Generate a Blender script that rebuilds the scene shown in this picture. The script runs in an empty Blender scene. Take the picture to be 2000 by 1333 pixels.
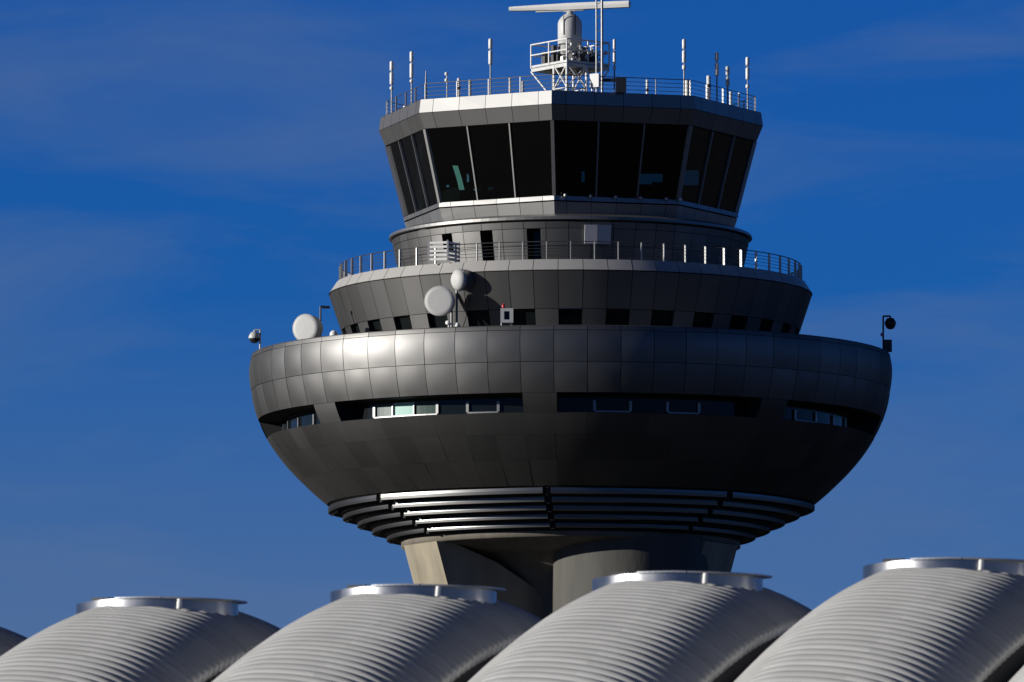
import bpy, math, random
from mathutils import Vector, Matrix
random.seed(7)
R = math.radians
sc = bpy.context.scene
C = sc.collection

# ------------------------------------------------------------------ camera
D = 462.0                       # metres from the camera to the tower axis
CAMZ = 2.0
FPX = 15257.0                   # focal length in photo pixels (2000 px wide)
PITCH = 0.0990
YAW = math.atan(115.0 / FPX)
cam_d = bpy.data.cameras.new('camera')
cam = bpy.data.objects.new('camera', cam_d)
C.objects.link(cam)
cam.location = (0, -D, CAMZ)
cam.rotation_euler = (math.pi / 2 + PITCH, 0, YAW)
cam_d.sensor_width = 36.0
cam_d.lens = FPX * 36.0 / 2000.0
cam_d.clip_start = 1.0
cam_d.clip_end = 20000.0
cam_d.dof.use_dof = True
cam_d.dof.focus_distance = 448.0
cam_d.dof.aperture_fstop = 2.6
sc.camera = cam

# ------------------------------------------------------------------ sky, sun, exposure
SUN_AZ, SUN_EL = -77.0, 11.0    # azimuth from the tower-to-camera direction
sun_vec = Vector((math.sin(R(SUN_AZ)) * math.cos(R(SUN_EL)), -math.cos(R(SUN_AZ)) * math.cos(R(SUN_EL)), math.sin(R(SUN_EL))))
w = bpy.data.worlds.new('World')
sc.world = w
w.use_nodes = True
nt = w.node_tree
nt.nodes.clear()
N = nt.nodes.new
L = nt.links.new
sky = N('ShaderNodeTexSky')
sky.sky_type = 'NISHITA'
sky.sun_disc = False
sky.sun_elevation = R(SUN_EL)
sky.sun_rotation = math.atan2(sun_vec.x, sun_vec.y)
sky.altitude = 600.0
sky.air_density = 1.0
sky.dust_density = 0.0
sky.ozone_density = 4.0
tint = N('ShaderNodeMixRGB'); tint.blend_type = 'MULTIPLY'; tint.inputs[0].default_value = 1.0
tint.inputs[2].default_value = (0.072, 0.36, 0.94, 1)
L(sky.outputs[0], tint.inputs[1])
# thin streaks of high cirrus
tc = N('ShaderNodeTexCoord')
mp = N('ShaderNodeMapping')
mp.inputs['Rotation'].default_value = (0, R(9), 0)
mp.inputs['Scale'].default_value = (13, 13, 52)
L(tc.outputs['Generated'], mp.inputs[0])
cn = N('ShaderNodeTexNoise')
cn.inputs['Scale'].default_value = 1.0
cn.inputs['Detail'].default_value = 9.0
cn.inputs['Roughness'].default_value = 0.58
cn.inputs['Distortion'].default_value = 0.6
L(mp.outputs[0], cn.inputs['Vector'])
cr = N('ShaderNodeValToRGB')
cr.color_ramp.elements[0].position = 0.44; cr.color_ramp.elements[0].color = (0, 0, 0, 1)
cr.color_ramp.elements[1].position = 0.72; cr.color_ramp.elements[1].color = (1, 1, 1, 1)
L(cn.outputs['Fac'], cr.inputs[0])
cm = N('ShaderNodeMath'); cm.operation = 'MULTIPLY'; cm.inputs[1].default_value = 0.42
L(cr.outputs[0], cm.inputs[0])
mix = N('ShaderNodeMixRGB')
mix.inputs[2].default_value = (1.05, 1.68, 3.1, 1)
L(cm.outputs[0], mix.inputs[0])
L(tint.outputs[0], mix.inputs[1])
sx = N('ShaderNodeSeparateXYZ'); L(tc.outputs['Generated'], sx.inputs[0])
hz = N('ShaderNodeMapRange'); hz.inputs['From Min'].default_value = 0.105; hz.inputs['From Max'].default_value = 0.03
hz.inputs['To Min'].default_value = 0.0; hz.inputs['To Max'].default_value = 0.85
L(sx.outputs[2], hz.inputs[0])
mix2 = N('ShaderNodeMixRGB'); mix2.inputs[2].default_value = (1.2, 1.72, 3.1, 1)
L(hz.outputs[0], mix2.inputs[0]); L(mix.outputs[0], mix2.inputs[1])
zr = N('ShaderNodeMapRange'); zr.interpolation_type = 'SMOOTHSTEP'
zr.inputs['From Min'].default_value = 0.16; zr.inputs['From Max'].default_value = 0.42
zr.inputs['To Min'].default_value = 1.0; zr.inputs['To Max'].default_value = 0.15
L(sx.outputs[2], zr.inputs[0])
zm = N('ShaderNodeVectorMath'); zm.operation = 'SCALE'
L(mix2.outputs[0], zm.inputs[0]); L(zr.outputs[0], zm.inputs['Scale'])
bg = N('ShaderNodeBackground'); bg.inputs[1].default_value = 0.10
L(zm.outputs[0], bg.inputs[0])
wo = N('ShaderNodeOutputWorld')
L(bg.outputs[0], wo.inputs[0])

sl = bpy.data.lights.new('sun', 'SUN')
sl.energy = 5.0
sl.angle = R(0.5)
sl.color = (1.0, 0.965, 0.91)
so = bpy.data.objects.new('sun', sl)
C.objects.link(so)
so.rotation_euler = sun_vec.to_track_quat('Z', 'Y').to_euler()
so.location = sun_vec * 500

sc.view_settings.view_transform = 'Standard'
sc.view_settings.look = 'None'
sc.view_settings.exposure = 0.0
sc.view_settings.gamma = 1.0

# ------------------------------------------------------------------ measuring
U = (D * math.cos(PITCH) + 50 * math.sin(PITCH)) / FPX     # metres per photo pixel at the tower


def at(px, py, Y):
    """The point of the plane y = Y seen at a place of the photo."""
    m = cam_rot
    d = m @ Vector(((px - 1000.0) / FPX, (666.5 - py) / FPX, -1.0))
    t = (Y + D) / d.y
    return Vector((d.x * t, Y, CAMZ + d.z * t))


cam_rot = cam.rotation_euler.to_matrix()


def zy(y):
    return at(1115, y, 0.0).z


# ------------------------------------------------------------------ materials
def mat(name, col, metal=0.0, rough=0.5, var=0.0, vscale=0.5, rvar=0.0, bump=0.0, bscale=4.0, spec=0.5, stretch=(1, 1, 1), panel=0.0, edge=None):
    m = bpy.data.materials.new(name)
    m.use_nodes = True
    t = m.node_tree
    p = t.nodes['Principled BSDF']
    p.inputs['Base Color'].default_value = (*col, 1)
    p.inputs['Metallic'].default_value = metal
    p.inputs['Roughness'].default_value = rough
    p.inputs['Specular IOR Level'].default_value = spec
    if edge is not None:
        p.inputs['Specular Tint'].default_value = (edge, edge, edge, 1)
    tcn = t.nodes.new('ShaderNodeTexCoord')
    mpn = t.nodes.new('ShaderNodeMapping')
    mpn.inputs['Scale'].default_value = stretch
    t.links.new(tcn.outputs['Object'], mpn.inputs[0])
    no = t.nodes.new('ShaderNodeTexNoise')
    no.inputs['Scale'].default_value = vscale
    no.inputs['Detail'].default_value = 6
    t.links.new(mpn.outputs[0], no.inputs['Vector'])
    col_out = None
    if var or panel:
        mr = t.nodes.new('ShaderNodeMapRange')
        mr.inputs['To Min'].default_value = 1 - var * 1.6
        mr.inputs['To Max'].default_value = 1 + var * 1.6
        t.links.new(no.outputs['Fac'], mr.inputs[0])
        val = mr.outputs[0]
        if panel:
            at_ = t.nodes.new('ShaderNodeAttribute'); at_.attribute_name = 'panel'
            mr2 = t.nodes.new('ShaderNodeMapRange')
            mr2.inputs['To Min'].default_value = 1 - panel
            mr2.inputs['To Max'].default_value = 1 + panel
            t.links.new(at_.outputs['Fac'], mr2.inputs[0])
            mu = t.nodes.new('ShaderNodeMath'); mu.operation = 'MULTIPLY'
            t.links.new(val, mu.inputs[0]); t.links.new(mr2.outputs[0], mu.inputs[1])
            val = mu.outputs[0]
        vm = t.nodes.new('ShaderNodeVectorMath'); vm.operation = 'SCALE'
        vm.inputs[0].default_value = col
        t.links.new(val, vm.inputs['Scale'])
        t.links.new(vm.outputs[0], p.inputs['Base Color'])
    if rvar:
        mr = t.nodes.new('ShaderNodeMapRange')
        mr.inputs['To Min'].default_value = max(0.02, rough - rvar)
        mr.inputs['To Max'].default_value = rough + rvar
        t.links.new(no.outputs['Fac'], mr.inputs[0])
        t.links.new(mr.outputs[0], p.inputs['Roughness'])
    if bump:
        n2 = t.nodes.new('ShaderNodeTexNoise')
        n2.inputs['Scale'].default_value = bscale
        n2.inputs['Detail'].default_value = 4
        t.links.new(mpn.outputs[0], n2.inputs['Vector'])
        bp = t.nodes.new('ShaderNodeBump')
        bp.inputs['Strength'].default_value = bump
        bp.inputs['Distance'].default_value = 0.05
        t.links.new(n2.outputs['Fac'], bp.inputs['Height'])
        t.links.new(bp.outputs[0], p.inputs['Normal'])
    return m


def glass_mat(name, tr, gl, rough=0.02):
    m = bpy.data.materials.new(name)
    m.use_nodes = True
    t = m.node_tree
    t.nodes.clear()
    a = t.nodes.new('ShaderNodeBsdfTransparent'); a.inputs[0].default_value = (*tr, 1)
    b = t.nodes.new('ShaderNodeBsdfGlossy'); b.inputs[0].default_value = (*gl, 1); b.inputs['Roughness'].default_value = rough
    f = t.nodes.new('ShaderNodeFresnel'); f.inputs[0].default_value = 1.5
    x = t.nodes.new('ShaderNodeMixShader')
    t.links.new(f.outputs[0], x.inputs[0]); t.links.new(a.outputs[0], x.inputs[1]); t.links.new(b.outputs[0], x.inputs[2])
    o = t.nodes.new('ShaderNodeOutputMaterial')
    t.links.new(x.outputs[0], o.inputs[0])
    return m


def emit_mat(name, col, s):
    m = bpy.data.materials.new(name)
    m.use_nodes = True
    p = m.node_tree.nodes['Principled BSDF']
    p.inputs['Base Color'].default_value = (*col, 1)
    p.inputs['Emission Color'].default_value = (*col, 1)
    p.inputs['Emission Strength'].default_value = s
    return m


M = {}
M['clad'] = mat('cladding_metal', (0.185, 0.182, 0.176), 1.0, 0.505, var=0.06, vscale=0.35, rvar=0.04, stretch=(1, 1, 0.35), panel=0.15, edge=0.25)
M['backing'] = mat('joint_backing', (0.012, 0.012, 0.013), 0.0, 0.8)
M['dark'] = mat('dark_void', (0.006, 0.006, 0.007), 0.0, 0.9)
M['trim'] = mat('pale_metal_trim', (0.30, 0.295, 0.285), 0.95, 0.45, var=0.05, vscale=0.6, panel=0.05, edge=0.25)
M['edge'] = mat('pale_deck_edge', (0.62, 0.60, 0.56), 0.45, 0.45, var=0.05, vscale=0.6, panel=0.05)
M['louvre'] = mat('louvre_metal', (0.19, 0.188, 0.182), 1.0, 0.38, var=0.05, vscale=0.6, panel=0.06, edge=0.2)
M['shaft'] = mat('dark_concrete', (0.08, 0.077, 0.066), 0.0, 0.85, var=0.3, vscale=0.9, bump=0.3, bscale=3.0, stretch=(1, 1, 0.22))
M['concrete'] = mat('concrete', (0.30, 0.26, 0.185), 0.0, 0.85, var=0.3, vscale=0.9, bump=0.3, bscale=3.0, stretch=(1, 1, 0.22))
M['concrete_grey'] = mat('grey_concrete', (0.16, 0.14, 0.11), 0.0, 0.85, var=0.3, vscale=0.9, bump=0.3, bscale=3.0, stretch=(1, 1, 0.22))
M['roofing'] = mat('roof_membrane', (0.10, 0.10, 0.10), 0.0, 0.9, var=0.1)
M['steel'] = mat('galvanised_steel', (0.55, 0.54, 0.51), 0.55, 0.42, var=0.08, vscale=2)
M['rail'] = mat('rail_steel', (0.16, 0.16, 0.16), 0.7, 0.4, var=0.08, vscale=2)
M['base'] = mat('pale_sill_panels', (0.36, 0.355, 0.345), 0.92, 0.48, var=0.06, vscale=0.8, panel=0.10)
M['pole'] = mat('dull_pole_steel', (0.30, 0.30, 0.30), 0.5, 0.45, var=0.08, vscale=2)
M['cabinet'] = mat('dark_cabinet', (0.05, 0.05, 0.05), 0.3, 0.5, var=0.1, vscale=2)
M['post'] = mat('post_steel', (0.62, 0.61, 0.57), 0.35, 0.45, var=0.08, vscale=2)
M['white'] = mat('white_paint', (0.78, 0.77, 0.73), 0.0, 0.45, var=0.05, vscale=1.5)
M['white_dim'] = mat('weathered_white', (0.55, 0.55, 0.53), 0.0, 0.5, var=0.08, vscale=2)
M['radome'] = mat('radome_fabric', (0.52, 0.515, 0.49), 0.0, 0.6, var=0.05, vscale=1.2)
M['shroud'] = mat('dish_shroud', (0.30, 0.31, 0.31), 0.6, 0.3, var=0.06, vscale=2)
M['black'] = mat('black_plastic', (0.018, 0.018, 0.02), 0.0, 0.4)
M['panel'] = mat('pale_panel', (0.55, 0.55, 0.56), 0.15, 0.45, var=0.05, vscale=1)
M['frame'] = mat('window_frame', (0.30, 0.297, 0.285), 0.85, 0.45, var=0.06, vscale=2)
M['sill'] = mat('sill_metal', (0.26, 0.255, 0.24), 0.85, 0.45, var=0.08, vscale=0.8, panel=0.08)
M['glass'] = glass_mat('tinted_glass', (0.18, 0.27, 0.26), (0.9, 0.9, 0.9))
M['pane_dark'] = mat('dark_pane', (0.008, 0.011, 0.011), 0.0, 0.12, spec=0.15)
M['pane_teal'] = mat('grey_green_pane', (0.04, 0.07, 0.06), 0.0, 0.3, var=0.1, spec=0.15)
M['pane_reflection'] = mat('pale_green_reflection_pane', (0.27, 0.50, 0.42), 0.0, 0.5, var=0.06, vscale=1)  # bright reflection on one bowl pane, put into its colour
M['screen'] = emit_mat('pale_green_glow', (0.42, 0.85, 0.72), 0.6)  # added glow for the bright patch seen inside the cab
M['screen_dim'] = emit_mat('dim_screen', (0.03, 0.10, 0.13), 0.25)
M['red'] = mat('red_lamp_glass', (0.55, 0.03, 0.05), 0.0, 0.25)
M['pink'] = mat('pink_lamp_glass', (0.55, 0.14, 0.30), 0.0, 0.3)
M['interior'] = mat('dark_interior', (0.012, 0.012, 0.013), 0.0, 0.85)
M['vault'] = mat('aluminium_sheet', (0.60, 0.595, 0.57), 0.25, 0.38, var=0.10, vscale=0.7, rvar=0.06, panel=0.07, stretch=(1, 1, 0.5))
M['cap'] = mat('polished_aluminium', (0.30, 0.30, 0.30), 1.0, 0.31, var=0.2, vscale=1.5, rvar=0.1)
M['shaded_gutter'] = mat('shaded_gutter_sheet', (0.05, 0.05, 0.052), 0.3, 0.6, var=0.15, vscale=1)  # near-black tone paints the shade in the roof valleys
M['lid'] = mat('skylight_lid', (0.30, 0.31, 0.33), 0.5, 0.4, var=0.05)
M['asphalt'] = mat('asphalt', (0.018, 0.018, 0.017), 0.0, 0.95, var=0.2, vscale=0.03)
M['facade'] = mat('facade_glass', (0.02, 0.025, 0.03), 0.2, 0.15)


# ------------------------------------------------------------------ mesh helper
class MB:
    def __init__(s):
        s.v = []; s.f = []; s.sm = []; s.pv = []

    def face(s, pts, smooth=False, pv=0.5):
        b = len(s.v)
        s.v += [tuple(p) for p in pts]
        s.f.append(tuple(range(b, b + len(pts)))); s.sm.append(smooth); s.pv.append(pv)

    def grid(s, rows, smooth=True, pv=0.5, close=False):
        b = len(s.v)
        n = len(rows[0])
        for r_ in rows:
            s.v += [tuple(p) for p in r_]
        for i in range(len(rows) - 1):
            for j in range(n if close else n - 1):
                k = (j + 1) % n
                s.f.append((b + i * n + j, b + i * n + k, b + (i + 1) * n + k, b + (i + 1) * n + j))
                s.sm.append(smooth); s.pv.append(pv)

    def box(s, c, ax, ay, az, pv=0.5):
        """box from centre and three half-axis vectors"""
        c, ax, ay, az = Vector(c), Vector(ax), Vector(ay), Vector(az)
        P = [c + ax * i + ay * j + az * k for k in (-1, 1) for j in (-1, 1) for i in (-1, 1)]
        for q in ((0, 2, 3, 1), (4, 5, 7, 6), (0, 1, 5, 4), (2, 6, 7, 3), (0, 4, 6, 2), (1, 3, 7, 5)):
            s.face([P[i] for i in q], pv=pv)

    def abox(s, c, hx, hy, hz, rot=0.0):
        ca, sa = math.cos(rot), math.sin(rot)
        s.box(c, (hx * ca, hx * sa, 0), (-hy * sa, hy * ca, 0), (0, 0, hz))

    def tube(s, p0, p1, r0, r1=None, n=8, caps=True):
        r1 = r0 if r1 is None else r1
        p0, p1 = Vector(p0), Vector(p1)
        d = (p1 - p0).normalized()
        a = d.orthogonal().normalized(); b_ = d.cross(a)
        rows = []
        for p, r_ in ((p0, r0), (p1, r1)):
            rows.append([p + (a * math.cos(2 * math.pi * i / n) + b_ * math.sin(2 * math.pi * i / n)) * r_ for i in range(n)])
        s.grid(rows, True, close=True)
        if caps:
            s.face(rows[0][::-1]); s.face(rows[1])

    def path(s, pts, r, n=6):
        for i in range(len(pts) - 1):
            s.tube(pts[i], pts[i + 1], r, n=n, caps=True)

    def lathe(s, prof, n=96, c=(0, 0, 0), a0=0.0, a1=360.0, smooth=True):
        full = abs(a1 - a0) >= 359.99
        k = n if full else n + 1
        rows = []
        for (r_, z) in prof:
            rows.append([(c[0] + r_ * math.sin(R(a0 + (a1 - a0) * i / n)), c[1] - r_ * math.cos(R(a0 + (a1 - a0) * i / n)), c[2] + z) for i in range(k)])
        s.grid(rows, smooth, close=full)

    def lathe_axis(s, prof, o, d, n=32):
        """profile of (radius, distance along d) turned about the axis through o"""
        o, d = Vector(o), Vector(d).normalized()
        a = d.orthogonal().normalized(); b_ = d.cross(a)
        rows = [[o + d * t + (a * math.cos(2 * math.pi * i / n) + b_ * math.sin(2 * math.pi * i / n)) * r_ for i in range(n)] for (r_, t) in prof]
        s.grid(rows, True, close=True)

    def build(s, name, m, parent=None, loc=(0, 0, 0)):
        me = bpy.data.meshes.new(name)
        me.from_pydata(s.v, [], s.f)
        me.polygons.foreach_set('use_smooth', s.sm)
        at_ = me.attributes.new('panel', 'FLOAT', 'FACE')
        at_.data.foreach_set('value', s.pv)
        me.materials.append(m)
        me.validate()
        me.update()
        o = bpy.data.objects.new(name, me)
        C.objects.link(o)
        if parent is not None:
            o.parent = parent
            o.location = -parent_origin(parent)
        return o


def parent_origin(p):
    v = Vector((0, 0, 0))
    while p is not None:
        v = v + p.location
        p = p.parent
    return v


def thing(name, label, cat, loc=(0, 0, 0), group=None):
    o = bpy.data.objects.new(name, None)
    o.empty_display_size = 0.3
    C.objects.link(o)
    o.location = loc
    o['label'] = label; o['category'] = cat
    if group:
        o['group'] = group
    return o


def pol(r, az, z):
    return Vector((r * math.sin(R(az)), -r * math.cos(R(az)), z))


# ------------------------------------------------------------------ ground
g = MB()
g.face([(-9000, -9000, 0), (9000, -9000, 0), (9000, 9000, 0), (-9000, 9000, 0)])
go = g.build('ground', M['asphalt'])
go['kind'] = 'structure'

# ------------------------------------------------------------------ control tower
tower = thing('control_tower', 'grey metal clad air traffic control tower with a round bowl under a glazed octagonal cab', 'control tower')


def catmull(pts, n=8):
    out = []
    for i in range(len(pts) - 1):
        p0 = pts[max(i - 1, 0)]; p1 = pts[i]; p2 = pts[i + 1]; p3 = pts[min(i + 2, len(pts) - 1)]
        for k in range(n):
            t = k / n
            out.append(tuple(0.5 * (2 * p1[j] + (p2[j] - p0[j]) * t + (2 * p0[j] - 5 * p1[j] + 4 * p2[j] - p3[j]) * t * t + (3 * p1[j] - p0[j] - 3 * p2[j] + p3[j]) * t ** 3) for j in (0, 1)))
    out.append(pts[-1])
    return out


class Prof:
    """profile radius as a function of height, from photo pixels (radius, level)"""

    def __init__(s, pts, smooth=True):
        q = [(y, r) for r, y in pts]
        q = catmull(q) if smooth else q
        s.q = q

    def r(s, y):
        q = s.q
        for i in range(len(q) - 1):
            if y <= q[i + 1][0] or i == len(q) - 2:
                t = (y - q[i][0]) / max(1e-6, q[i + 1][0] - q[i][0])
                return q[i][1] + (q[i + 1][1] - q[i][1]) * t

    def pt(s, y):
        return s.r(y) * U, zy(y)

    def normal(s, y):
        r0, z0 = s.pt(y - 1.0); r1, z1 = s.pt(y + 1.0)
        dr, dz = r1 - r0, z1 - z0
        l = math.hypot(dr, dz)
        return -dz / l, dr / l                   # outward for y growing downwards


def panel_row(mb, prof, y0, y1, spans, gap=0.035, amp=0.012, na=4, ny=4, vgap=0.03):
    for (a0, a1) in spans:
        rr = prof.pt((y0 + y1) / 2)[0]
        ga = math.degrees(gap / 2 / rr)
        gy = vgap / 2 / U
        k = amp * random.uniform(0.65, 1.3)
        tilt = random.uniform(-0.012, 0.012); tilt2 = random.uniform(-0.010, 0.010)
        rows = []
        for j in range(ny + 1):
            v = j / ny
            y = (y0 + gy) + (y1 - y0 - 2 * gy) * v
            r_, z = prof.pt(y); nr, nz = prof.normal(y)
            row = []
            for i in range(na + 1):
                u = i / na
                a = a0 + ga + (a1 - a0 - 2 * ga) * u
                h = k * 16 * u * (1 - u) * v * (1 - v) + tilt * (u - .5) + tilt2 * (v - .5)
                row.append(pol(r_ + nr * h, a, z + nz * h))
            rows.append(row)
        mb.grid(rows, True, pv=random.random())


def backing_row(mb, prof, y0, y1, spans, off=0.06, ny=3):
    for (a0, a1) in spans:
        n = max(2, int((a1 - a0) / 3))
        rows = []
        for j in range(ny + 1):
            y = y0 + (y1 - y0) * j / ny
            r_, z = prof.pt(y); nr, nz = prof.normal(y)
            rows.append([pol(r_ - nr * off, a0 + (a1 - a0) * i / n, z - nz * off) for i in range(n + 1)])
        mb.grid(rows, True)


P62 = 360.0 / 62
GRID62 = [(-180 + P62 * i + 2.9, -180 + P62 * (i + 1) + 2.9) for i in range(62)]
FULL = [(-180.0, 180.0)]
OCT0 = -5.5                    # azimuth of an octagon corner

# ---- the bowl
bowl = Prof([(622, 698), (625, 712), (626, 728), (624.5, 752), (619, 785), (611, 815), (600, 843), (583, 872), (563, 900), (541, 925), (517, 949), (494, 970), (474, 987)])
SLOT0, SLOT1 = 823, 859
bays = [(-28 + 45 * k - 19.4, -28 + 45 * k + 19.4) for k in range(-4, 4)]
mull_spans = [(bays[i][1], bays[(i + 1) % 8][0] + (360 if i == 7 else 0)) for i in range(8)]
b = MB()
for (y0, y1) in ((698, 707), (707, 766), (766, SLOT0)):
    panel_row(b, bowl, y0, y1, GRID62, amp=0.030 if y1 - y0 > 20 else 0.002, na=6, ny=6)
panel_row(b, bowl, SLOT0, SLOT1, mull_spans, amp=0.0, vgap=0.0)
for (y0, y1) in ((SLOT1, 897), (897, 942), (942, 987)):
    panel_row(b, bowl, y0, y1, GRID62, amp=0.006, gap=0.006, vgap=0.006)
b.build('bowl_shell', M['clad'], tower)
b = MB()
backing_row(b, bowl, 698, SLOT0, FULL, ny=10)
backing_row(b, bowl, SLOT1, 987, FULL, ny=10)
backing_row(b, bowl, SLOT0, SLOT1, mull_spans)
rim_r, rim_z = bowl.pt(698)
b.lathe([(rim_r, rim_z), (rim_r - 0.35, rim_z + 0.01), (rim_r - 0.36, rim_z - 0.25)], 124)
b.build('bowl_lining', M['backing'], tower)
b = MB()
b.lathe([(rim_r - 0.37, rim_z - 0.25), (12.0, rim_z - 0.2)], 124)
b.build('bowl_roof', M['roofing'], tower)
b = MB()
b.lathe([(rim_r - 0.33, rim_z + 0.012), (rim_r + 0.015, rim_z + 0.012), (rim_r + 0.03, rim_z - 0.03)], 124)
b.build('rim_capping', M['sill'], tower)

# ---- windows recessed in the bowl: eight bays, one to each side of the octagon
sr0, sz0 = bowl.pt(SLOT0); sr1, sz1 = bowl.pt(SLOT1)
REC = 1.0
lay = [(0.0, 0.045, 'dark'), (0.045, 0.15, 'dark'), (0.15, 0.27, 'teal'), (0.27, 0.40, 'reflection'), (0.40, 0.535, 'teal'), (0.535, 0.70, 'dark'), (0.70, 0.86, 'framed'), (0.86, 1.0, 'dark')]
for bi, (a0, a1) in enumerate(bays):
    lit = bi == 4                                   # the bay that catches the sun
    wb = MB()
    n = 14
    def ring(r_, z): return [pol(r_, a0 + (a1 - a0) * i / n, z) for i in range(n + 1)]
    wb.grid([ring(sr0 - .03, sz0), ring(sr1 - REC, sz0 - 0.004)], True)           # soffit
    wb.grid([ring(sr1 - REC, sz1 + 0.004), ring(sr1 - .03, sz1)], True)           # sill
    wb.grid([ring(sr1 - REC - 0.05, sz0), ring(sr1 - REC - 0.05, sz1)], True)     # back
    for a in (a0, a1):
        wb.face([pol(sr0 - .03, a, sz0), pol(sr1 - REC, a, sz0), pol(sr1 - REC, a, sz1), pol(sr1 - .03, a, sz1)])
    band = wb.build('window_band', M['backing'], tower)
    rp = sr1 - REC
    zt, zb = sz0 - 0.16, sz1 + 0.03
    items = lay if lit else [(0.0, 0.18, 'dark'), (0.18, 0.36, 'framed'), (0.36, 0.55, 'dark'), (0.55, 0.72, 'framed'), (0.72, 1.0, 'dark')]
    if bi == 3:
        items = [(0.0, 0.2, 'dark'), (0.2, 0.4, 'framed'), (0.4, 0.6, 'dark'), (0.6, 0.8, 'framed'), (0.8, 1.0, 'dark')]
    for (u0, u1, kind) in items:
        pm = MB()
        A0, A1 = a0 + (a1 - a0) * u0, a0 + (a1 - a0) * u1
        k = 4
        pm.grid([[pol(rp, A0 + (A1 - A0) * i / k, z) for i in range(k + 1)] for z in (zt, zb)], False)
        pm.build('pane', M[{'dark': 'pane_dark', 'framed': 'pane_dark', 'teal': 'pane_teal', 'reflection': 'pane_reflection'}[kind]], band)
    frames = [(u0, u1) for (u0, u1, kd) in items if kd == 'framed']
    if lit:
        frames.append((0.15, 0.535))
    for (u0, u1) in frames:
        fm = MB()
        A0, A1 = a0 + (a1 - a0) * u0, a0 + (a1 - a0) * u1
        t = 0.16
        k = 6
        for (zz0, zz1) in ((zb, zb + t),):
            rows = [[pol(rr_, A0 + (A1 - A0) * i / k, z_) for i in range(k + 1)] for rr_, z_ in ((rp + .02, zz0), (rp + .11, zz0), (rp + .11, zz1), (rp + .02, zz1))]
            fm.grid(rows, False)
        for a in (A0, A1):
            p = pol(rp + .06, a, (zt + zb) / 2)
            fm.box(p, pol(t / 2, a + 90, 0), pol(.055, a, 0), (0, 0, (zt - zb) / 2 - t - .004))
        if lit and u1 - u0 > .3:
            for u in (0.27, 0.40):
                a = a0 + (a1 - a0) * u
                fm.box(pol(rp + .06, a, (zt + zb) / 2), pol(.035, a + 90, 0), pol(.05, a, 0), (0, 0, (zt - zb) / 2 - t - .004))
        fm.build('frame', M['frame'], band)

# ---- louvres under the bowl, one bank to each side of the octagon
steps = []
for i in range(5):
    rt = 470 - 28.5 * i
    yt = 989.5 + 14.6 * i
    steps.append((rt * U, zy(yt), zy(yt + 12.6 - .8 * i)))
for k in range(8):
    a0, a1 = OCT0 + 45 * k + 0.9, OCT0 + 45 * (k + 1) - 0.9
    if k % 2 == 0:
        pass
    lm = MB()
    n = 18
    for (r_, zt, zb) in steps:
        da = 1.0
        prof = [(r_ - .75, zt + .02), (r_ - .02, zt + .03), (r_ + .04, zt - .03), (r_ + .055, (zt + zb) / 2), (r_ + .035, zb + .03), (r_ - .03, zb), (r_ - .12, zb + .02), (r_ - .75, zt - .08)]
        am_ = (a0 + a1) / 2
        cf = lambda a: 1.01 + 0.28 * (math.cos(R(22.5)) / math.cos(R(a - am_)) - 1)    # blades flatter than the ring they follow
        rows = [[pol(p[0] * cf(a0 + (a1 - a0) * i / n), a0 + (a1 - a0) * i / n, p[1]) for i in range(n + 1)] for p in prof]
        for q in range(len(rows) - 1):
            lm.grid(rows[q:q + 2], True)
        for e in (0, -1):
            lm.face([row[e] for row in rows])
    lm.build('louvre_bank', M['louvre'], tower)
# dark stepped lining behind the louvres
b = MB()
pr = [(474 * U - .06, zy(987)), (474 * U - .6, zy(990))]
for (r_, zt, zb) in steps:
    pr += [(r_ - .66, zt), (r_ - .68, zb - .10)]
SLABZ = zy(1062)
pr += [(325 * U, SLABZ + .05)]
b.lathe(pr, 124, smooth=False)
for k in range(8):
    a = OCT0 + 45 * k
    for (r_, zt, zb) in steps:
        b.box(pol(r_ - .10, a, (zt + zb) / 2 + .03), pol(.10, a + 90, 0), pol(.09, a, 0), (0, 0, (zt - zb) / 2 + .1))
b.build('louvre_lining', M['backing'], tower)

# ---- concrete head and legs under the bowl
b = MB()
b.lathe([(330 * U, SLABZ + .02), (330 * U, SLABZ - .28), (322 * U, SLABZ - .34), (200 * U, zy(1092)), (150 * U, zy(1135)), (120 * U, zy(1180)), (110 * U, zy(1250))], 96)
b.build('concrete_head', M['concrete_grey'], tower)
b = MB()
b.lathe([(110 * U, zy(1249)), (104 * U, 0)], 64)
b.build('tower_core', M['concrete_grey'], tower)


def fin(az, half):
    """a raking wall: top under the bowl, leaning in towards the core on the way down"""
    f_ = MB()
    zt = SLABZ - .345
    prof = [(332 * U, zt), (306 * U, zy(1160)), (268 * U, zy(1300)), (225 * U, zy(1500)), (215 * U, 0), (40 * U, 0), (40 * U, zy(1210)), (90 * U, zy(1172)), (200 * U, zy(1110)), (300 * U, zt)]
    t = pol(half, az + 90, 0)
    L_ = [pol(r_, az, z) - t for r_, z in prof]
    R_ = [pol(r_, az, z) + t for r_, z in prof]
    f_.face(L_); f_.face(R_[::-1])
    for i in range(len(prof)):
        j = (i + 1) % len(prof)
        f_.face([L_[i], R_[i], R_[j], L_[j]])
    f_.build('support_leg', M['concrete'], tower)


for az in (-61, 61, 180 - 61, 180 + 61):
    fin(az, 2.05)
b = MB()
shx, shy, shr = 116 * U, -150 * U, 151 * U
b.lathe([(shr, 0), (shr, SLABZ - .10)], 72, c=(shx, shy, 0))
b.build('lift_shaft', M['shaft'], tower)

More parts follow.
